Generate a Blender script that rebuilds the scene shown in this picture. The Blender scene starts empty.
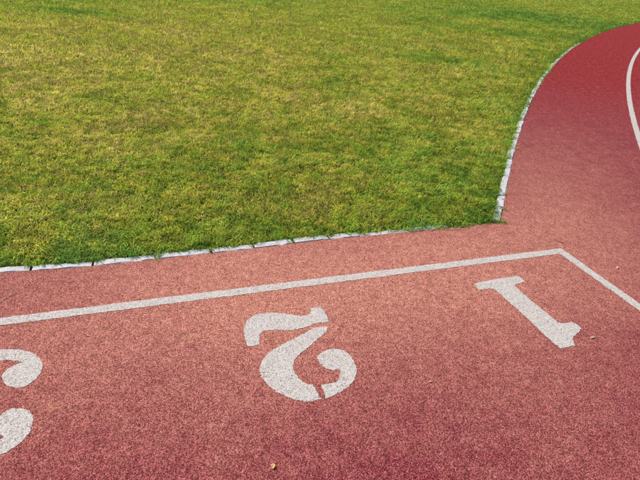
import bpy, bmesh, math, random
import numpy as np
from mathutils import Matrix, Vector

# ------------------------------------------------------------------ camera, sky, sun, exposure
scene = bpy.context.scene
col = scene.collection
FPX, PITCH, ROLL, CAM_H = 553.25, 0.496313, 0.091527, 1.5258      # photo is 640 px wide
fwd = Vector((0, math.cos(PITCH), -math.sin(PITCH)))
rgt0 = Vector((1, 0, 0)); up0 = rgt0.cross(fwd)
rgt = rgt0 * math.cos(ROLL) + up0 * math.sin(ROLL)
upv = -rgt0 * math.sin(ROLL) + up0 * math.cos(ROLL)
cam_d = bpy.data.cameras.new("camera")
cam = bpy.data.objects.new("camera", cam_d); col.objects.link(cam)
cam_d.sensor_fit = 'HORIZONTAL'; cam_d.sensor_width = 36.0
cam_d.lens = FPX / 640 * 36.0
cam_d.clip_start = 0.05; cam_d.clip_end = 5000
m = Matrix.Identity(4)
for i in range(3):
    m[i][0], m[i][1], m[i][2] = rgt[i], upv[i], -fwd[i]
m[2][3] = CAM_H
cam.matrix_world = m
scene.camera = cam

SUN_EL, SUN_AZ = math.radians(44), math.radians(-64)     # azimuth measured from +Y towards +X
sun_dir = Vector((math.sin(SUN_AZ) * math.cos(SUN_EL), math.cos(SUN_AZ) * math.cos(SUN_EL), math.sin(SUN_EL)))
world = bpy.data.worlds.new("World"); scene.world = world; world.use_nodes = True
wn = world.node_tree.nodes; wl = world.node_tree.links
sky = wn.new('ShaderNodeTexSky'); sky.sky_type = 'NISHITA'; sky.sun_disc = False
sky.sun_elevation = SUN_EL; sky.sun_rotation = SUN_AZ
sky.dust_density = 2.0; sky.air_density = 1.0
bg = wn['Background']; bg.inputs['Strength'].default_value = 0.10
wl.new(sky.outputs[0], bg.inputs['Color'])
sd = bpy.data.lights.new("sun", 'SUN'); sd.energy = 3.6; sd.angle = math.radians(0.8); sd.color = (1.0, 0.95, 0.87)
sun = bpy.data.objects.new("sun", sd); col.objects.link(sun)
sun.rotation_euler = sun_dir.to_track_quat('Z', 'Y').to_euler()
sun.location = (0, 0, 20)
scene.view_settings.view_transform = 'Standard'
scene.view_settings.look = 'None'
scene.view_settings.exposure = 0.95
scene.view_settings.gamma = 1.0

# ------------------------------------------------------------------ track frame: u to the runner's right, v down the lanes
O = np.array([1.44611, 2.95688])
EU = np.array([-0.92642432, -0.37648105])
EV = np.array([0.37648105, -0.92642432])
CC = np.array([49.2955, -11.6167])          # centre of the bend
R_KERB = 50.385                             # track side of the curved kerb
R_LINE = 49.25
LW = 0.056
rng = np.random.default_rng(7)
random.seed(7)

def W(u, v, z=0.0):
    p = O + u * EU + v * EV
    return (p[0], p[1], z)

KU = np.array([0.0, 0.14, 0.30, 0.67, 1.00, 1.39, 1.87, 2.29, 2.49, 2.68, 2.86, 3.03, 3.6, 12.0])
KV = np.array([-.425, -.425, -.410, -.408, -.410, -.413, -.393, -.390, -.383, -.382, -.396, -.411, -.42, -.42])
def kerb_v(u):
    return np.interp(u, KU, KV)

# ------------------------------------------------------------------ value noise (numpy)
_tab = np.random.default_rng(3).random((256, 256))
def vnoise(x, y, s, off=0.0):
    x = x * s + off; y = y * s + off * 1.7
    xi = np.floor(x).astype(int); yi = np.floor(y).astype(int)
    fx = x - xi; fy = y - yi
    fx = fx * fx * (3 - 2 * fx); fy = fy * fy * (3 - 2 * fy)
    a = _tab[xi & 255, yi & 255]; b = _tab[(xi + 1) & 255, yi & 255]
    c = _tab[xi & 255, (yi + 1) & 255]; d = _tab[(xi + 1) & 255, (yi + 1) & 255]
    return (a * (1 - fx) + b * fx) * (1 - fy) + (c * (1 - fx) + d * fx) * fy
def fbm(x, y, s, off=0.0):
    return (vnoise(x, y, s, off) + .5 * vnoise(x, y, 2.1 * s, off + 11) + .25 * vnoise(x, y, 4.3 * s, off + 23)) / 1.75

# ------------------------------------------------------------------ material helpers
def new_mat(name):
    mt = bpy.data.materials.new(name); mt.use_nodes = True
    nt = mt.node_tree
    return mt, nt.nodes, nt.links, nt.nodes['Principled BSDF']
def N(nodes, t, **kw):
    n = nodes.new(t)
    for k, v in kw.items():
        if k in n.inputs: n.inputs[k].default_value = v
        else: setattr(n, k, v)
    return n
def ramp(nodes, stops, interp='LINEAR'):
    r = nodes.new('ShaderNodeValToRGB'); r.color_ramp.interpolation = interp
    e = r.color_ramp.elements
    e[0].position, e[0].color = stops[0][0], (*stops[0][1], 1)
    e[1].position, e[1].color = stops[-1][0], (*stops[-1][1], 1)
    for p, c in stops[1:-1]:
        x = e.new(p); x.color = (*c, 1)
    return r
def mixc(nodes, links, fac, a, b, mode='MIX'):
    n = nodes.new('ShaderNodeMix'); n.data_type = 'RGBA'; n.blend_type = mode
    for k, s in ((0, fac), (6, a), (7, b)):
        if isinstance(s, (int, float)): n.inputs[k].default_value = s
        elif isinstance(s, tuple): n.inputs[k].default_value = (*s, 1)
        else: links.new(s, n.inputs[k])
    return n.outputs[2]
def mth(nodes, links, op, a, b=None, c=None, clamp=False):
    n = nodes.new('ShaderNodeMath'); n.operation = op; n.use_clamp = clamp
    for k, s in enumerate((a, b, c)):
        if s is None: continue
        if isinstance(s, (int, float)): n.inputs[k].default_value = s
        else: links.new(s, n.inputs[k])
    return n.outputs[0]

def granules(nodes, links):
    """shared rubber-crumb pattern in world metres: (per-granule random, height, position)"""
    geo = N(nodes, 'ShaderNodeNewGeometry')
    pos = geo.outputs['Position']
    v = N(nodes, 'ShaderNodeTexVoronoi', Scale=285.0); v.voronoi_dimensions = '2D'
    links.new(pos, v.inputs['Vector'])
    sep = N(nodes, 'ShaderNodeSeparateColor'); links.new(v.outputs['Color'], sep.inputs[0])
    v2 = N(nodes, 'ShaderNodeTexVoronoi', Scale=600.0); v2.voronoi_dimensions = '2D'
    links.new(pos, v2.inputs['Vector'])
    sep2 = N(nodes, 'ShaderNodeSeparateColor'); links.new(v2.outputs['Color'], sep2.inputs[0])
    rnd = mth(nodes, links, 'ADD', mth(nodes, links, 'MULTIPLY', sep.outputs[0], .62), mth(nodes, links, 'MULTIPLY', sep2.outputs[0], .38))
    h = mth(nodes, links, 'SUBTRACT', mth(nodes, links, 'MULTIPLY', sep.outputs[1], .9), mth(nodes, links, 'MULTIPLY', v.outputs['Distance'], .8))
    h = mth(nodes, links, 'ADD', h, mth(nodes, links, 'MULTIPLY', sep2.outputs[1], .35))
    return pos, rnd, h, sep

def noise(nodes, links, pos, scale, detail=3.0, rough=.55):
    n = N(nodes, 'ShaderNodeTexNoise', Scale=scale, Detail=detail, Roughness=rough); n.noise_dimensions = '2D'
    links.new(pos, n.inputs['Vector'])
    return n.outputs[0]

# ------------------------------------------------------------------ red rubber
def rubber_colour(nodes, links, pos, rnd, sep):
    fresh_dimmed = ramp(nodes, [(.12, (.042, .005, .007)), (.40, (.142, .022, .027)), (.62, (.208, .041, .046)), (.88, (.33, .108, .110))])
    worn = ramp(nodes, [(.10, (.11, .029, .022)), (.38, (.29, .096, .067)), (.62, (.40, .162, .118)), (.90, (.53, .285, .22))])  # paler ramp: wear together with the painted-in bright middle
    links.new(rnd, fresh_dimmed.inputs[0]); links.new(rnd, worn.inputs[0])
    # start-line wear plus a vignette's bright centre painted into the colour, ragged edge, measured in metres on the ground
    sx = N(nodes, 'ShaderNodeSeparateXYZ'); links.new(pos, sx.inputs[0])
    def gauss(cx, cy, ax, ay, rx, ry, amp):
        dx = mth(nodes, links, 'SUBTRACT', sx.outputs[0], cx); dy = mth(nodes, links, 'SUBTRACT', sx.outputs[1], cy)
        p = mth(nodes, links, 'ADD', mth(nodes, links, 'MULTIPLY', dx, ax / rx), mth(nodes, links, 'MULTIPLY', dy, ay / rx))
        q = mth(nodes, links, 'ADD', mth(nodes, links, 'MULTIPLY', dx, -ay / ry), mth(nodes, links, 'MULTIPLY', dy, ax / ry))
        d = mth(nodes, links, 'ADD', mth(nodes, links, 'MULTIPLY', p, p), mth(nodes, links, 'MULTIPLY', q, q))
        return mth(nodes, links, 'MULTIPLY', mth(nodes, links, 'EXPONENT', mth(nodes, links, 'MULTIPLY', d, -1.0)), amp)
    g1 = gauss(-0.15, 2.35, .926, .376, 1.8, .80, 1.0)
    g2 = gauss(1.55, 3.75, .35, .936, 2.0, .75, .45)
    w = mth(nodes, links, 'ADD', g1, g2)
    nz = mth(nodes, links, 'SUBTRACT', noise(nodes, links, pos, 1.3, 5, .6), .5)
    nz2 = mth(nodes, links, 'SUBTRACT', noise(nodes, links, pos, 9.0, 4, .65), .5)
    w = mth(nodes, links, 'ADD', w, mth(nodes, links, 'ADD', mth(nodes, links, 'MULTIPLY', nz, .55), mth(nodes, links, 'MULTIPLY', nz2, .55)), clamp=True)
    c = mixc(nodes, links, w, fresh_dimmed.outputs[0], worn.outputs[0])
    # redder bend rubber with vignette darkening painted into its crimson, blotchy at hand size
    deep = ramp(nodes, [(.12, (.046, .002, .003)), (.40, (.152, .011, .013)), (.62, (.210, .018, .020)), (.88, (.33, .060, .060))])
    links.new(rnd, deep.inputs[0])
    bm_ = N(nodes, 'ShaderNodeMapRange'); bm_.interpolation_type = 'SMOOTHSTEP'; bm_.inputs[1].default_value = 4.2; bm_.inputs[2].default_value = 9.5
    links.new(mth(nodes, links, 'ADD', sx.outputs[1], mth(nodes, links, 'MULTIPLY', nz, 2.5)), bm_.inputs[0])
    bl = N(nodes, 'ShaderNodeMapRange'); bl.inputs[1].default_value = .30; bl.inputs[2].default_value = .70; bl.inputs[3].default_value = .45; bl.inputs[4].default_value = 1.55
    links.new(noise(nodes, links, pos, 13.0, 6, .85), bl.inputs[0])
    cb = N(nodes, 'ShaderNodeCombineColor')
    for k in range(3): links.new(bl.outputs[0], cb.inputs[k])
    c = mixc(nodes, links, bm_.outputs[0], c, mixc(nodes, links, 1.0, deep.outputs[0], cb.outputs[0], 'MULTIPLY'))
    # mottling of hand-trowelled rubber at 3-6 cm, and grime
    mo = N(nodes, 'ShaderNodeMapRange'); mo.inputs[1].default_value = .28; mo.inputs[2].default_value = .72
    mo.inputs[3].default_value = .80; mo.inputs[4].default_value = 1.19
    links.new(noise(nodes, links, pos, 26.0, 4, .7), mo.inputs[0])
    cm = N(nodes, 'ShaderNodeCombineColor')
    for k in range(3): links.new(mo.outputs[0], cm.inputs[k])
    c = mixc(nodes, links, 1.0, c, cm.outputs[0], 'MULTIPLY')
    # odd pale or mustard granules and dark crumbs
    pale = N(nodes, 'ShaderNodeMath', operation='GREATER_THAN'); pale.inputs[1].default_value = .992
    links.new(sep.outputs[2], pale.inputs[0])
    c = mixc(nodes, links, mth(nodes, links, 'MULTIPLY', pale.outputs[0], .35), c, (.55, .38, .24))
    dark = N(nodes, 'ShaderNodeMath', operation='LESS_THAN'); dark.inputs[1].default_value = .05
    links.new(sep.outputs[2], dark.inputs[0])
    c = mixc(nodes, links, mth(nodes, links, 'MULTIPLY', dark.outputs[0], .75), c, (.05, .012, .014))
    # dusty ochre smears
    du = N(nodes, 'ShaderNodeMapRange'); du.inputs[1].default_value = .68; du.inputs[2].default_value = .80
    links.new(noise(nodes, links, pos, 5.2, 6, .7), du.inputs[0])
    c = mixc(nodes, links, mth(nodes, links, 'MULTIPLY', du.outputs[0], .45), c, (.45, .27, .13))
    return c

m_track, nn, ll, bs = new_mat("red_rubber_track")
pos, rnd, hgt, sep = granules(nn, ll)
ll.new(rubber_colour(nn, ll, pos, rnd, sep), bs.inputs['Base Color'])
bs.inputs['Roughness'].default_value = .95; bs.inputs['Specular IOR Level'].default_value = .04
bp = N(nn, 'ShaderNodeBump', Strength=.8, Distance=.0022); ll.new(hgt, bp.inputs['Height']); ll.new(bp.outputs[0], bs.inputs['Normal'])

# white line paint, missing from the pits between granules
m_paint, nn, ll, bs = new_mat("worn_white_line_paint")
pos, rnd, hgt, sep = granules(nn, ll)
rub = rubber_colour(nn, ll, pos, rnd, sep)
pr = ramp(nn, [(.1, (.185, .165, .15)), (.5, (.345, .315, .288)), (.9, (.44, .41, .38))]); ll.new(rnd, pr.inputs[0])
pit = mth(nn, ll, 'ADD', mth(nn, ll, 'MULTIPLY', rnd, .62), mth(nn, ll, 'MULTIPLY', noise(nn, ll, pos, 45.0, 3, .6), .62))
pm = N(nn, 'ShaderNodeMapRange'); pm.inputs[1].default_value = .36; pm.inputs[2].default_value = .48
ll.new(pit, pm.inputs[0])
ll.new(mixc(nn, ll, pm.outputs[0], mixc(nn, ll, .35, rub, (.20, .16, .155)), pr.outputs[0]), bs.inputs['Base Color'])
bs.inputs['Roughness'].default_value = .85; bs.inputs['Specular IOR Level'].default_value = .1
bp = N(nn, 'ShaderNodeBump', Strength=.45, Distance=.0016); ll.new(hgt, bp.inputs['Height']); ll.new(bp.outputs[0], bs.inputs['Normal'])

# concrete kerb with worn whitewash
m_kerb, nn, ll, bs = new_mat("whitewashed_concrete")
geo = N(nn, 'ShaderNodeNewGeometry'); pos = geo.outputs['Position']
n1 = noise(nn, ll, pos, 38, 5, .65); n2 = noise(nn, ll, pos, 170, 3, .6)
kr = ramp(nn, [(.26, (.12, .11, .095)), (.38, (.28, .272, .265)), (.50, (.36, .355, .352)), (.8, (.41, .405, .405))])
ll.new(mth(nn, ll, 'ADD', mth(nn, ll, 'MULTIPLY', n1, .75), mth(nn, ll, 'MULTIPLY', n2, .25)), kr.inputs[0])
ll.new(kr.outputs[0], bs.inputs['Base Color']); bs.inputs['Roughness'].default_value = .85
bp = N(nn, 'ShaderNodeBump', Strength=.6, Distance=.004); ll.new(n2, bp.inputs['Height']); ll.new(bp.outputs[0], bs.inputs['Normal'])

# soil and thatch below the blades
m_soil, nn, ll, bs = new_mat("soil_and_thatch")
geo = N(nn, 'ShaderNodeNewGeometry'); pos = geo.outputs['Position']
n1 = noise(nn, ll, pos, 60, 5, .7); n3 = noise(nn, ll, pos, .35, 4, .6)
sr = ramp(nn, [(.30, (.022, .030, .006)), (.5, (.050, .052, .012)), (.72, (.13, .11, .035))]); ll.new(n1, sr.inputs[0])
sr2 = ramp(nn, [(.35, (.6, .8, .5)), (.65, (1.2, 1.1, .8))]); ll.new(n3, sr2.inputs[0])
ll.new(mixc(nn, ll, 1.0, sr.outputs[0], sr2.outputs[0], 'MULTIPLY'), bs.inputs['Base Color']); bs.inputs['Roughness'].default_value = .95
bs.inputs['Specular IOR Level'].default_value = .1
bp = N(nn, 'ShaderNodeBump', Strength=1.0, Distance=.02); ll.new(n1, bp.inputs['Height']); ll.new(bp.outputs[0], bs.inputs['Normal'])

# grass blades: per-blade dryness and variation stored on the mesh
m_grass, nn, ll, bs = new_mat("grass_blades")
a1 = N(nn, 'ShaderNodeAttribute', attribute_name='dry'); a2 = N(nn, 'ShaderNodeAttribute', attribute_name='vary')
gr = ramp(nn, [(0.0, (.092, .205, .028)), (.28, (.205, .335, .036)), (.50, (.325, .370, .034)), (.70, (.46, .395, .045)), (.86, (.55, .43, .09)), (1.0, (.63, .50, .21))])
ll.new(a1.outputs['Fac'], gr.inputs[0])
va = N(nn, 'ShaderNodeMapRange'); va.inputs[3].default_value = .50; va.inputs[4].default_value = 1.50; ll.new(a2.outputs['Fac'], va.inputs[0])
cm = N(nn, 'ShaderNodeCombineColor')
for k in range(3): ll.new(va.outputs[0], cm.inputs[k])
gc = mixc(nn, ll, 1.0, gr.outputs[0], cm.outputs[0], 'MULTIPLY')
df = nn.new('ShaderNodeBsdfDiffuse'); tr = nn.new('ShaderNodeBsdfTranslucent'); gl = nn.new('ShaderNodeBsdfGlossy')
gl.inputs['Roughness'].default_value = .45; gl.inputs['Color'].default_value = (1, 1, .95, 1)
ll.new(gc, df.inputs[0]); ll.new(gc, tr.inputs[0])
mx = nn.new('ShaderNodeMixShader'); mx.inputs[0].default_value = .45; ll.new(df.outputs[0], mx.inputs[1]); ll.new(tr.outputs[0], mx.inputs[2])
mx2 = nn.new('ShaderNodeMixShader'); mx2.inputs[0].default_value = .008; ll.new(mx.outputs[0], mx2.inputs[1]); ll.new(gl.outputs[0], mx2.inputs[2])
ll.new(mx2.outputs[0], nn['Material Output'].inputs['Surface']); nn.remove(bs)

def plain(name, rgb, rough=.8, var=.25, scale=90):
    mt, nn, ll, bs = new_mat(name)
    geo = N(nn, 'ShaderNodeNewGeometry')
    r = ramp(nn, [(.3, tuple(c * (1 - var) for c in rgb)), (.7, tuple(min(1, c * (1 + var)) for c in rgb))])
    ll.new(noise(nn, ll, geo.outputs['Position'], scale, 4, .6), r.inputs[0])
    ll.new(r.outputs[0], bs.inputs['Base Color']); bs.inputs['Roughness'].default_value = rough
    return mt
m_straw = plain("dry_straw", (.42, .33, .16))
m_leaf = plain("dry_yellow_leaf", (.40, .25, .07))
m_pale = plain("pale_dry_petal", (.36, .28, .23))
m_twig = plain("brown_twig", (.11, .045, .03))

# ------------------------------------------------------------------ object helpers
def link(name, me, mat, parent=None):
    o = bpy.data.objects.new(name, me); col.objects.link(o)
    if mat: me.materials.append(mat)
    if parent: o.parent = parent
    return o
def mesh_from(name, verts, faces):
    me = bpy.data.meshes.new(name); me.from_pydata(verts, [], faces); me.update(); return me
def polygon_mesh(name, loops, z):
    """flat sheet from one or several outlines (world xy)"""
    bm = bmesh.new()
    for lp in loops:
        vs = [bm.verts.new((p[0], p[1], z)) for p in lp]
        es = [bm.edges.new((vs[i], vs[(i + 1) % len(vs)])) for i in range(len(vs))]
        bmesh.ops.triangle_fill(bm, use_beauty=True, edges=es)
    for f in bm.faces:
        if f.normal.z < 0: f.normal_flip()
    me = bpy.data.meshes.new(name); bm.to_mesh(me); bm.free(); return me
def tagged(o, **kw):
    for k, v in kw.items(): o[k] = v
    return o

# ------------------------------------------------------------------ ground and running track
rings = [0, 5, 12, 30, 80, 250, 800, 2500]
gv, gf = [(0, 0, -.007)], []
for r in rings[1:]:
    for k in range(48):
        a = 2 * math.pi * k / 48; gv.append((r * math.cos(a), r * math.sin(a), -.007))
for k in range(48): gf.append((0, 1 + k, 1 + (k + 1) % 48))
for j in range(len(rings) - 2):
    b0, b1 = 1 + 48 * j, 1 + 48 * (j + 1)
    for k in range(48): gf.append((b0 + k, b1 + k, b1 + (k + 1) % 48, b0 + (k + 1) % 48))
ground = tagged(link("ground", mesh_from("ground", gv, gf), m_soil), kind="structure", label="soil and thatch ground under the mown grass")

def on_circle(r, a): return (CC[0] + r * math.cos(a), CC[1] + r * math.sin(a))
A_CORNER = math.radians(162.8)
outline = [W(u, kerb_v(u))[:2] for u in (11.0, 6.0, 4.0, 3.6, 3.2, 3.03, 2.86, 2.68, 2.49, 2.29, 1.87, 1.39, 1.0, .67, .3, .14)]
a = A_CORNER
while a > math.radians(45):
    outline.append(on_circle(R_KERB, a)); a -= math.radians(.5)
while a < math.radians(190):
    outline.append(on_circle(40.6, a)); a += math.radians(1.0)
outline += [W(-2, 24)[:2], W(11, 24)[:2]]
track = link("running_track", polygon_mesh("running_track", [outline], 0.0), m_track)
tagged(track, kind="structure", label="red rubber crumb running track with worn white markings")

def ragged(pts, step=.006, amp=.0016, closed=True):
    """resample an outline and roughen it the way paint breaks over crumb rubber"""
    out = []
    n = len(pts)
    for i in range(n if closed else n - 1):
        p, q = np.array(pts[i]), np.array(pts[(i + 1) % n])
        L = np.linalg.norm(q - p); k = max(1, int(L / step))
        for j in range(k): out.append(p + (q - p) * j / k)
    if not closed: out.append(np.array(pts[-1]))
    return [tuple(p + rng.normal(0, amp, 2)) for p in out]
def smooth(pts, it=1):
    """corner cutting that leaves the sharp corners of the stencil sharp"""
    n = len(pts); o = []
    P3 = [np.array(p) for p in pts]
    for i in range(n):
        a, p, b = P3[i - 1], P3[i], P3[(i + 1) % n]
        d0, d1 = p - a, b - p
        ang = math.acos(max(-1, min(1, float(np.dot(d0, d1) / (np.linalg.norm(d0) * np.linalg.norm(d1) + 1e-9)))))
        if ang > .85: o.append(p)
        else: o += [p - d0 * .25, p + d1 * .25]
    return [tuple(p) for p in o]
Z_PAINT = .0012
def paint_strip(name, path, width, label):
    """path: list of (xy) centre points in world metres"""
    path = [np.array(p) for p in path]
    vs, fs = [], []
    for i, p in enumerate(path):
        d = path[min(i + 1, len(path) - 1)] - path[max(i - 1, 0)]; d = d / np.linalg.norm(d)
        nrm = np.array([-d[1], d[0]])
        for s in (-1, 1):
            q = p + nrm * s * (width / 2 + rng.normal(0, .0014) + (.0025 * (vnoise(np.array([p[0]]), np.array([p[1]]), 9, 4 + s)[0] - .5)))
            vs.append((q[0], q[1], Z_PAINT))
        if i: fs.append((2 * i - 2, 2 * i, 2 * i + 1, 2 * i - 1))
    o = link(name, mesh_from(name, vs, fs), m_paint, track)
    for p in o.data.polygons:
        pass
    o.data.update()
    if o.data.polygons[0].normal.z < 0: o.data.flip_normals()
    o["label"] = label
    return o
us = np.concatenate([np.arange(LW * .55, 3.6, .012), np.arange(3.6, 10.5, .1)])
paint_strip("start_line", [W(u, 0)[:2] for u in us], LW, "long worn white start line running past the stencilled numbers")
vs_ = np.concatenate([np.arange(-LW / 2, 2.2, .012), np.arange(2.2, 20, .1)])
paint_strip("lane_line", [W(0, v)[:2] for v in vs_], LW, "white lane edge line meeting the start line at a right angle")
th = np.concatenate([np.arange(math.radians(164.05), math.radians(140), -.0003), np.arange(math.radians(140), math.radians(50), -.01)])
paint_strip("lane_line", [on_circle(R_LINE, t) for t in th], LW * 1.05, "curved white lane line following the bend of the track")

# stencilled numbers, outlines in (u, v) metres
ONE = [[(0.744, 0.198), (0.75, 0.22), (0.758, 0.254), (0.736, 0.259), (0.699, 0.257), (0.675, 0.264), (0.668, 0.279), (0.665, 0.315), (0.665, 0.379), (0.663, 0.437), (0.661, 0.5), (0.664, 0.598), (0.666, 0.667), (0.663, 0.716), (0.663, 0.745), (0.656, 0.761), (0.616, 0.76), (0.575, 0.76), (0.566, 0.74), (0.551, 0.718), (0.528, 0.701), (0.497, 0.686), (0.473, 0.68), (0.452, 0.665), (0.446, 0.643), (0.446, 0.623), (0.457, 0.608), (0.487, 0.608), (0.516, 0.606), (0.528, 0.599), (0.531, 0.574), (0.533, 0.524), (0.535, 0.481), (0.541, 0.406), (0.541, 0.356), (0.539, 0.304), (0.538, 0.271), (0.529, 0.256), (0.5, 0.253), (0.451, 0.245), (0.45, 0.212), (0.453, 0.187), (0.504, 0.186), (0.565, 0.185), (0.647, 0.189)]]
TWO = [[(1.983, 0.41), (2.009, 0.409), (2.012, 0.378), (2.008, 0.323), (1.997, 0.282), (1.976, 0.239), (1.949, 0.211), (1.913, 0.197), (1.87, 0.197), (1.822, 0.21), (1.779, 0.23), (1.74, 0.251), (1.712, 0.259), (1.687, 0.256), (1.671, 0.242), (1.665, 0.223), (1.662, 0.209), (1.64, 0.208), (1.612, 0.207), (1.606, 0.237), (1.606, 0.272), (1.613, 0.315), (1.617, 0.331), (1.633, 0.329), (1.662, 0.324), (1.687, 0.328), (1.721, 0.341), (1.753, 0.347), (1.783, 0.349), (1.806, 0.348), (1.847, 0.334), (1.886, 0.324), (1.913, 0.325), (1.93, 0.331), (1.942, 0.346), (1.951, 0.372), (1.958, 0.398), (1.957, 0.408)],
       [(1.633, 0.362), (1.666, 0.354), (1.697, 0.356), (1.717, 0.363), (1.754, 0.385), (1.788, 0.400), (1.813, 0.411), (1.857, 0.428), (1.887, 0.442), (1.915, 0.455), (1.961, 0.492), (1.993, 0.543), (2.000, 0.59), (1.992, 0.642), (1.97, 0.684), (1.944, 0.722), (1.909, 0.754), (1.87, 0.772), (1.834, 0.776), (1.812, 0.774), (1.814, 0.751), (1.816, 0.725), (1.817, 0.693), (1.841, 0.684), (1.859, 0.655), (1.867, 0.62), (1.865, 0.581), (1.848, 0.545), (1.833, 0.527), (1.81, 0.507), (1.775, 0.484), (1.731, 0.453), (1.684, 0.419), (1.651, 0.395)],
       [(1.792, 0.775), (1.788, 0.743), (1.788, 0.717), (1.786, 0.701), (1.763, 0.705), (1.736, 0.707), (1.716, 0.698), (1.696, 0.676), (1.682, 0.651), (1.689, 0.638), (1.713, 0.637), (1.732, 0.621), (1.745, 0.601), (1.75, 0.57), (1.745, 0.543), (1.72, 0.521), (1.688, 0.511), (1.655, 0.512), (1.626, 0.528), (1.609, 0.557), (1.605, 0.595), (1.612, 0.65), (1.635, 0.697), (1.67, 0.732), (1.71, 0.753), (1.751, 0.768), (1.781, 0.775)]]
THREE = [[(2.985, 0.190), (2.958, 0.192), (2.931, 0.195), (2.895, 0.206), (2.862, 0.224), (2.834, 0.246), (2.809, 0.281), (2.797, 0.314), (2.796, 0.347), (2.804, 0.381), (2.821, 0.411), (2.844, 0.432), (2.872, 0.434), (2.898, 0.423), (2.917, 0.399), (2.929, 0.369), (2.932, 0.344), (2.922, 0.322), (2.906, 0.308), (2.89, 0.297), (2.867, 0.294), (2.893, 0.275), (2.924, 0.263), (2.95, 0.264), (2.985, .268)],
         [(2.93, .59), (2.914, 0.56), (2.9, 0.546), (2.882, 0.537), (2.858, 0.539), (2.838, 0.549), (2.818, 0.571), (2.808, 0.598), (2.807, 0.627), (2.811, 0.654), (2.825, 0.686), (2.845, 0.712), (2.865, 0.728), (2.892, 0.738), (2.94, .757), (2.985, .764), (2.985, .70), (2.94, .688), (2.9, 0.673), (2.891, 0.663), (2.903, 0.648), (2.925, .62)],
         [(3.012, .764), (3.07, .752), (3.125, .715), (3.15, .655), (3.14, .59), (3.10, .535), (3.07, .512), (3.13, .485), (3.18, .43), (3.195, .36), (3.18, .285), (3.135, .225), (3.07, .197), (3.012, .190), (3.012, .268), (3.045, .285), (3.065, .33), (3.06, .39), (3.03, .44), (2.985, .465), (2.985, .535), (3.01, .56), (3.02, .61), (3.015, .66), (3.012, .70)]]
for outl, lab in ((ONE, "white stencilled number 1 painted beside the lane line corner"),
                  (TWO, "white stencilled number 2 painted in three pieces on the track"),
                  (THREE, "white stencilled number 3 painted next to the number 2")):
    loops = [[W(*q)[:2] for q in ragged(smooth(l, 1))] for l in outl]
    o = link("lane_number", polygon_mesh("lane_number", loops, Z_PAINT), m_paint, track); o["label"] = lab

# ------------------------------------------------------------------ kerbs made of single stones
def stone_mesh(L, Wd, top, seed):
    """weathered edging stone: chipped arrises, centred, x along the kerb, y from track side (0) to lawn side"""
    r = np.random.default_rng(seed)
    bm = bmesh.new()
    nx = 7
    prof = [(0, -.07), (0.0, top - .007), (.006, top), (Wd - .008, top), (Wd, top - .008), (Wd, -.07)]
    rows = []
    for i in range(nx):
        x = -L / 2 + L * i / (nx - 1)
        end = i in (0, nx - 1)
        row = []
        for k, (y, z) in enumerate(prof):
            dz = r.normal(0, .0012) - (abs(r.normal(0, .0015)) + .0008 if end and 0 < k < 5 else 0)
            dy = r.normal(0, .0016)
            if k in (1, 2) and r.random() < .12: dy += r.uniform(.002, .007); dz -= r.uniform(.001, .004)
            dx = r.normal(0, .0025) if end else 0
            row.append(bm.verts.new((x + dx, y + dy, z + (dz if 0 < k < 5 else 0))))
        rows.append(row)
    for i in range(nx - 1):
        for k in range(5):
            bm.faces.new((rows[i][k], rows[i + 1][k], rows[i + 1][k + 1], rows[i][k + 1]))
    bm.faces.new(rows[0]); bm.faces.new(rows[-1][::-1])
    bmesh.ops.recalc_face_normals(bm, faces=bm.faces)
    me = bpy.data.meshes.new("kerb_stone"); bm.to_mesh(me); bm.free(); me.materials.append(m_kerb)
    return me

def kerb_root(name, loc, label):
    e = bpy.data.objects.new(name, None); col.objects.link(e); e.location = loc; e.empty_display_size = .1
    tagged(e, label=label, kind="structure")
    return e
k1 = kerb_root("straight_kerb", W(2.0, -.42), "straight row of white painted concrete edging stones between lawn and start area")
bpy.context.view_layer.update()
joints = [4.72, 4.42, 4.11, 3.81, 3.50, 3.20, 2.902, 2.615, 2.312, 2.021, 1.784, 1.546, 1.332, 1.138, .806, .52]
def put_stone(root, me, p, q_in, tilt, dz):
    """p start and end on the track-side edge; stone's +y points to the lawn"""
    (p0, p1) = p
    p0, p1 = np.array(p0), np.array(p1)
    d = (p1 - p0); d = d / np.linalg.norm(d)
    nrm = np.array([-d[1], d[0]])
    if np.dot(nrm, q_in) < 0: d = -d; nrm = -nrm
    c = (p0 + p1) / 2
    o = bpy.data.objects.new("kerb_stone", me); col.objects.link(o); o.parent = root
    mw = Matrix(((d[0], nrm[0], 0, c[0]), (d[1], nrm[1], 0, c[1]), (0, 0, 1, dz), (0, 0, 0, 1))) @ Matrix.Rotation(tilt, 4, 'X')
    o.matrix_parent_inverse = root.matrix_world.inverted(); o.matrix_basis = mw
    return o
for i in range(len(joints) - 1):
    ua, ub = joints[i], joints[i + 1]
    L = ua - ub - random.uniform(.007, .016)
    off = random.uniform(-.004, .004)
    p0 = W(ua - .006, kerb_v(ua) + off)[:2]; p1 = W(ub + .006, kerb_v(ub) + off + random.uniform(-.004, .004))[:2]
    me = stone_mesh(L, .056, .003, 100 + i)
    put_stone(k1, me, (p0, p1), -EV, random.uniform(-.05, .03), random.uniform(-.003, .002) - (.006 if ub < .9 else 0))
k2 = kerb_root("curved_kerb", (*on_circle(R_KERB, A_CORNER), 0), "curved row of chipped whitewashed edging stones round the bend")
bpy.context.view_layer.update()
a = math.radians(162.78); i = 0
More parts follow.
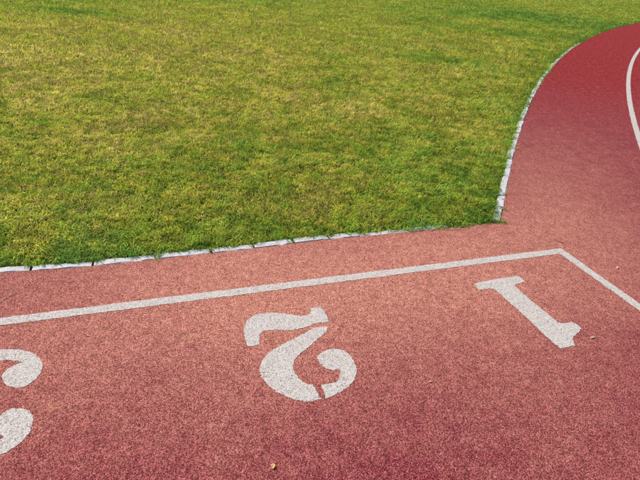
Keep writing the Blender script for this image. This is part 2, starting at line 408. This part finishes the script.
while a > math.radians(151):
    L = random.choice((.15, .2, .24, .3, .34)) * random.uniform(.9, 1.1)
    da = L / R_KERB
    rr = R_KERB + random.uniform(-.004, .004)
    p0 = on_circle(rr, a); p1 = on_circle(rr + random.uniform(-.006, .006), a - da)
    c = np.array(on_circle(rr, a - da / 2)); out = (c - CC) / np.linalg.norm(c - CC)
    me = stone_mesh(L - random.uniform(.006, .022), random.uniform(.046, .056), .006, 300 + i)
    put_stone(k2, me, (p0, p1), out, random.uniform(-.05, .03), random.uniform(-.005, .002))
    a -= da; i += 1

# ------------------------------------------------------------------ grass (one mesh of single blades, thinning out with distance)
def dryness(x, y):
    n = fbm(x, y, .55, 5.0); n2 = fbm(x, y, 2.6, 9.0); n3 = vnoise(x, y, 11.0, 2.0)
    d = .40 + .34 * (n - .5) + .30 * (n2 - .5) + .40 * (n3 - .5)
    def g(cx, cy, rx, ry): return np.exp(-((x - cx) / rx) ** 2 - ((y - cy) / ry) ** 2)
    d += .25 * g(-3.9, 7.4, 2.2, 3.2) + .07 * g(-.6, 8.0, 2.5, 3.0) + .10 * g(2.2, 12, 3, 3)   # dried-out middle of the field
    d -= .09 * g(.95, 3.9, .75, 1.3) + .36 * g(6.3, 18.0, 3.4, 2.2) + .36 * g(-4.9, 10.7, .9, .55) + .20 * g(1.6, 9.2, .7, .35) + .16 * g(4.2, 13.5, 1.2, .8)
    u, v = (x - O[0]) * EU[0] + (y - O[1]) * EU[1], (x - O[0]) * EV[0] + (y - O[1]) * EV[1]
    ek = np.minimum(kerb_v(u) - v, np.hypot(x - CC[0], y - CC[1]) - R_KERB)                    # lush strip along the kerb
    d -= .26 * np.exp(-(ek / .13) ** 2) + .10 * np.exp(-(ek / .6) ** 2)
    return d

def scatter(n, d0, d1, expo, th0, th1):
    """points round the camera's standing place, density ~ d^-expo"""
    k = 2 - expo
    t = rng.random(n)
    d = (d0 ** k + t * (d1 ** k - d0 ** k)) ** (1 / k) if abs(k) > 1e-6 else d0 * (d1 / d0) ** t
    a = th0 + (th1 - th0) * rng.random(n)
    return d * np.sin(a), d * np.cos(a), d
def keep_lawn(x, y, d):
    u = (x - O[0]) * EU[0] + (y - O[1]) * EU[1]; v = (x - O[0]) * EV[0] + (y - O[1]) * EV[1]
    jit = (vnoise(x, y, 7, 31) - .5) * .020 + (vnoise(x, y, 40, 37) - .5) * .014
    lim1 = np.interp(u, [-.1, .5, .8, 1.1, 1.6, 2.2, 3.0], [-.010, -.004, .010, .030, .042, .047, .047])
    cr = np.hypot(x - CC[0], y - CC[1]) - R_KERB
    lim2 = np.interp(d, [3.3, 3.5, 3.8, 6.0, 7.5, 9, 14], [-.02, .012, .040, .034, .016, -.004, -.004])
    return (v < kerb_v(u) - lim1 + jit) & (cr > lim2 - jit)

TH0, TH1 = math.radians(-56), math.radians(48)
P = []
for (n, d0, d1, ex) in ((500000, 2.0, 4.6, 0.2), (2800000, 4.6, 48, 1.9)):
    x, y, d = scatter(n, d0, d1, ex, TH0, TH1)
    k = keep_lawn(x, y, d); P.append(np.c_[x[k], y[k], d[k]])
# sprigs growing in the kerb joints and over the corner
for k in range(46):
    if k < 26: c = np.array(on_circle(R_KERB + rng.uniform(-.012, .03), math.radians(162.8 - 9.5 * rng.random() ** 1.5)))
    elif k < 36: c = np.array(W(rng.uniform(.09, .32), -.425 + rng.uniform(-.03, .022))[:2])
    else: c = np.array(W(rng.choice(joints[4:13]) + rng.normal(0, .02), -.41 + rng.uniform(-.03, .012))[:2])
    q = c + rng.normal(0, .010, (int(rng.integers(8, 34)), 2)); P.append(np.c_[q, np.hypot(q[:, 0], q[:, 1])])
P = np.concatenate(P)
x, y, d = P.T
n = len(x)
dry = dryness(x, y)
tuft = fbm(x, y, 21, 3)                    # tufts of about 5 cm
wear = fbm(x, y, 5, 41)
keep = rng.random(n) < np.clip(.34 + 1.6 * (tuft - .25), .25, 1)
x, y, d, dry, tuft, wear = (q[keep] for q in (x, y, d, dry, tuft, wear)); n = len(x)
lod = np.maximum(1.0, d / 4.6)
L = (.018 + .026 * rng.random(n)) * (.70 + .62 * tuft) * (.80 + .40 * wear)
L *= np.clip(lod, 1, 3) ** .30
Wd = (.0019 + .0021 * rng.random(n)) * lod ** .95
flat = rng.random(n) < .30                 # thatch: dead blades lying low
lean = np.where(flat, rng.uniform(1.15, 1.5, n), np.abs(rng.normal(.55, .32, n)))
phi = 2 * math.pi * fbm(x, y, 3.0, 51) * 1.5 + rng.normal(0, 1.0, n)
face = phi + math.pi / 2 + rng.normal(0, .6, n)
dryb = dry + rng.normal(0, .13, n) + np.where(flat, .26, 0)
pick = rng.random(n) < .07; dryb[pick] += .35
dryb = np.clip(dryb, 0, 1); vary = np.clip(.62 * rng.random(n) + .80 * (vnoise(x, y, 30, 61) - .5) + .26 * (vnoise(x, y, 11, 67) - .5) + .19, 0, 1)
hx, hy = np.cos(phi), np.sin(phi); px, py = np.cos(face), np.sin(face)
z0 = np.full(n, -.009) + np.where(flat, rng.uniform(.004, .016, n), 0)
def pts(f, le, wf, s):
    """point at fraction f of the blade, lean le, half-width wf, side s"""
    r = L * f * np.sin(le); h = L * f * np.cos(le)
    return np.c_[x + hx * r + px * s * wf * Wd / 2, y + hy * r + py * s * wf * Wd / 2, z0 + h]
near = d < rng.uniform(5.5, 9.0, n)
nn_, nf_ = int(near.sum()), int((~near).sum())
A = [pts(0, lean * .6, np.where(near, .8, 1.45), -1), pts(0, lean * .6, np.where(near, .8, 1.45), 1), pts(.55, lean * .6, 1, 1), pts(.55, lean * .6, 1, -1)]
lt = np.minimum(lean * 1.0 + .12, 1.52)
tip = pts(1.0, lt, 0, 1)
Vn = np.stack([q[near] for q in A] + [tip[near]], 1).reshape(-1, 3)
Vf = np.stack([A[0][~near], A[1][~near], tip[~near]], 1).reshape(-1, 3)
co = np.concatenate([Vn, Vf])
bi = np.arange(nn_)[:, None] * 5
lv_n = np.concatenate([bi + np.array([[0, 1, 2, 3]]), bi + np.array([[3, 2, 4]])], 1).reshape(-1)
lv_f = (nn_ * 5 + np.arange(nf_ * 3))
loop_v = np.concatenate([lv_n, lv_f]).astype(np.int32)
tot = np.concatenate([np.tile([4, 3], nn_), np.full(nf_, 3)]).astype(np.int32)
start = np.concatenate([[0], np.cumsum(tot)[:-1]]).astype(np.int32)
me = bpy.data.meshes.new("lawn")
me.vertices.add(len(co)); me.vertices.foreach_set("co", co.astype(np.float32).ravel())
me.loops.add(len(loop_v)); me.loops.foreach_set("vertex_index", loop_v)
me.polygons.add(len(tot)); me.polygons.foreach_set("loop_start", start)
for nm, val in (("dry", dryb), ("vary", vary)):
    at = me.attributes.new(nm, 'FLOAT', 'POINT')
    at.data.foreach_set("value", np.concatenate([np.repeat(val[near], 5), np.repeat(val[~near], 3)]).astype(np.float32))
me.update(calc_edges=True)
lawn = tagged(link("lawn", me, m_grass), kind="stuff", label="short mown grass, green mixed with dry yellow patches", category="grass")

# ------------------------------------------------------------------ small litter on the track
def litter(name, uv, label, category, build, mat, rot=0.0):
    bm = bmesh.new(); build(bm)
    bmesh.ops.recalc_face_normals(bm, faces=bm.faces)
    me = bpy.data.meshes.new(name); bm.to_mesh(me); bm.free()
    for f in me.polygons: f.use_smooth = True
    o = link(name, me, mat); x, y, _ = W(*uv); o.location = (x, y, .001); o.rotation_euler = (0, 0, rot)
    return tagged(o, label=label, category=category)
def leaf_shape(L, Wd, curl, seed):
    """curled leaf: a thin closed blade, pointed at both ends, folded along its midrib"""
    def build(bm):
        r = np.random.default_rng(seed); nx = 9; top = []; bot = []
        for i in range(nx):
            t = i / (nx - 1); w = Wd * max(.04, math.sin(math.pi * t) ** .8) * (1 + r.normal(0, .08))
            rowt, rowb = [], []
            for s in (-1, -.5, 0, .5, 1):
                z = .002 + curl * (abs(s) ** 1.6) * math.sin(math.pi * t) + curl * .7 * (t - .4) ** 2 * 2 + r.normal(0, .0002)
                rowt.append(bm.verts.new((L * (t - .5), w * s / 2, z + .0004))); rowb.append(bm.verts.new((L * (t - .5), w * s / 2, z - .0004)))
            top.append(rowt); bot.append(rowb)
        for i in range(nx - 1):
            for k in range(4):
                bm.faces.new((top[i][k], top[i + 1][k], top[i + 1][k + 1], top[i][k + 1]))
                bm.faces.new((bot[i][k], bot[i][k + 1], bot[i + 1][k + 1], bot[i + 1][k]))
            for k in (0, 4): bm.faces.new((top[i][k], top[i + 1][k], bot[i + 1][k], bot[i][k]))
        for i in (0, nx - 1):
            for k in range(4): bm.faces.new((top[i][k], top[i][k + 1], bot[i][k + 1], bot[i][k]))
    return build
def stalk_shape(L, rad, bend, seed, fork=False):
    """thin tapering stalk lying on the ground, bowed, with nodes"""
    def tube(bm, path, r0, r1):
        rows = []
        for i, p in enumerate(path):
            t = i / (len(path) - 1); rr = r0 + (r1 - r0) * t
            if i in (3, 7): rr *= 1.35
            d = Vector(path[min(i + 1, len(path) - 1)]) - Vector(path[max(i - 1, 0)]); d.normalize()
            n1 = d.cross(Vector((0, 0, 1))).normalized(); n2 = n1.cross(d)
            rows.append([bm.verts.new(Vector(p) + (n1 * math.cos(a) + n2 * math.sin(a)) * rr) for a in [math.pi / 3 * k for k in range(6)]])
        for i in range(len(rows) - 1):
            for k in range(6): bm.faces.new((rows[i][k], rows[i][(k + 1) % 6], rows[i + 1][(k + 1) % 6], rows[i + 1][k]))
        bm.faces.new(rows[0]); bm.faces.new(rows[-1][::-1])
    def build(bm):
        r = np.random.default_rng(seed); pth = []
        for i in range(12):
            t = i / 11 - .5
            pth.append((L * t, bend * (1 - 4 * t * t) + r.normal(0, L * .008), rad + .0015 + abs(r.normal(0, .0015))))
        tube(bm, pth, rad, rad * .55)
        if fork:
            p = pth[6]; tube(bm, [(p[0] + L * .03 * i, p[1] + L * .022 * i, p[2] + .0004 * i) for i in range(9)], rad * .7, rad * .4)
    return build
litter("dry_petal", (.452, .735), "pale curled petal lying beside the top of the number 1", "petal", leaf_shape(.030, .010, .003, 1), m_pale, .5)
litter("dry_petal", (-.201, .242), "small pale petal scrap outside the lane edge line", "petal", leaf_shape(.026, .012, .003, 2), m_pale, 1.1)
litter("dry_petal", (.66, 1.225), "tiny pale petal on bare rubber far in front of number 1", "petal", leaf_shape(.012, .008, .003, 3), m_pale, 2.0)
litter("dry_leaf", (2.067, 1.02), "yellow leaf fragment on the rubber in front of number 2", "leaf", leaf_shape(.021, .013, .004, 4), m_leaf, 1.5)
litter("dry_leaf", (1.354, .80), "small ochre leaf scrap between the numbers 1 and 2", "leaf", leaf_shape(.015, .008, .003, 5), m_leaf, .3)
litter("straw", (2.965, -.178), "pale dry straw stalk lying between kerb and start line", "straw", stalk_shape(.12, .0011, .008, 6, True), m_straw, 1.15)
litter("straw", (.50, -.385), "long dry grass stalk fallen onto the rubber at the lawn edge", "straw", stalk_shape(.20, .0016, -.012, 7, True), m_straw, .25)
litter("straw", (.62, -.40), "short bent dry grass stalk sticking out of the lawn edge", "straw", stalk_shape(.11, .0014, .010, 8), m_straw, .62)
litter("straw", (.36, -.395), "curved dry grass stalk at the lawn edge near the corner", "straw", stalk_shape(.13, .0014, .02, 9), m_straw, -.35)
litter("twig", (-.075, -.105), "thin dark twig just behind the start line corner", "twig", stalk_shape(.075, .0022, .004, 10), m_twig, 2.2)
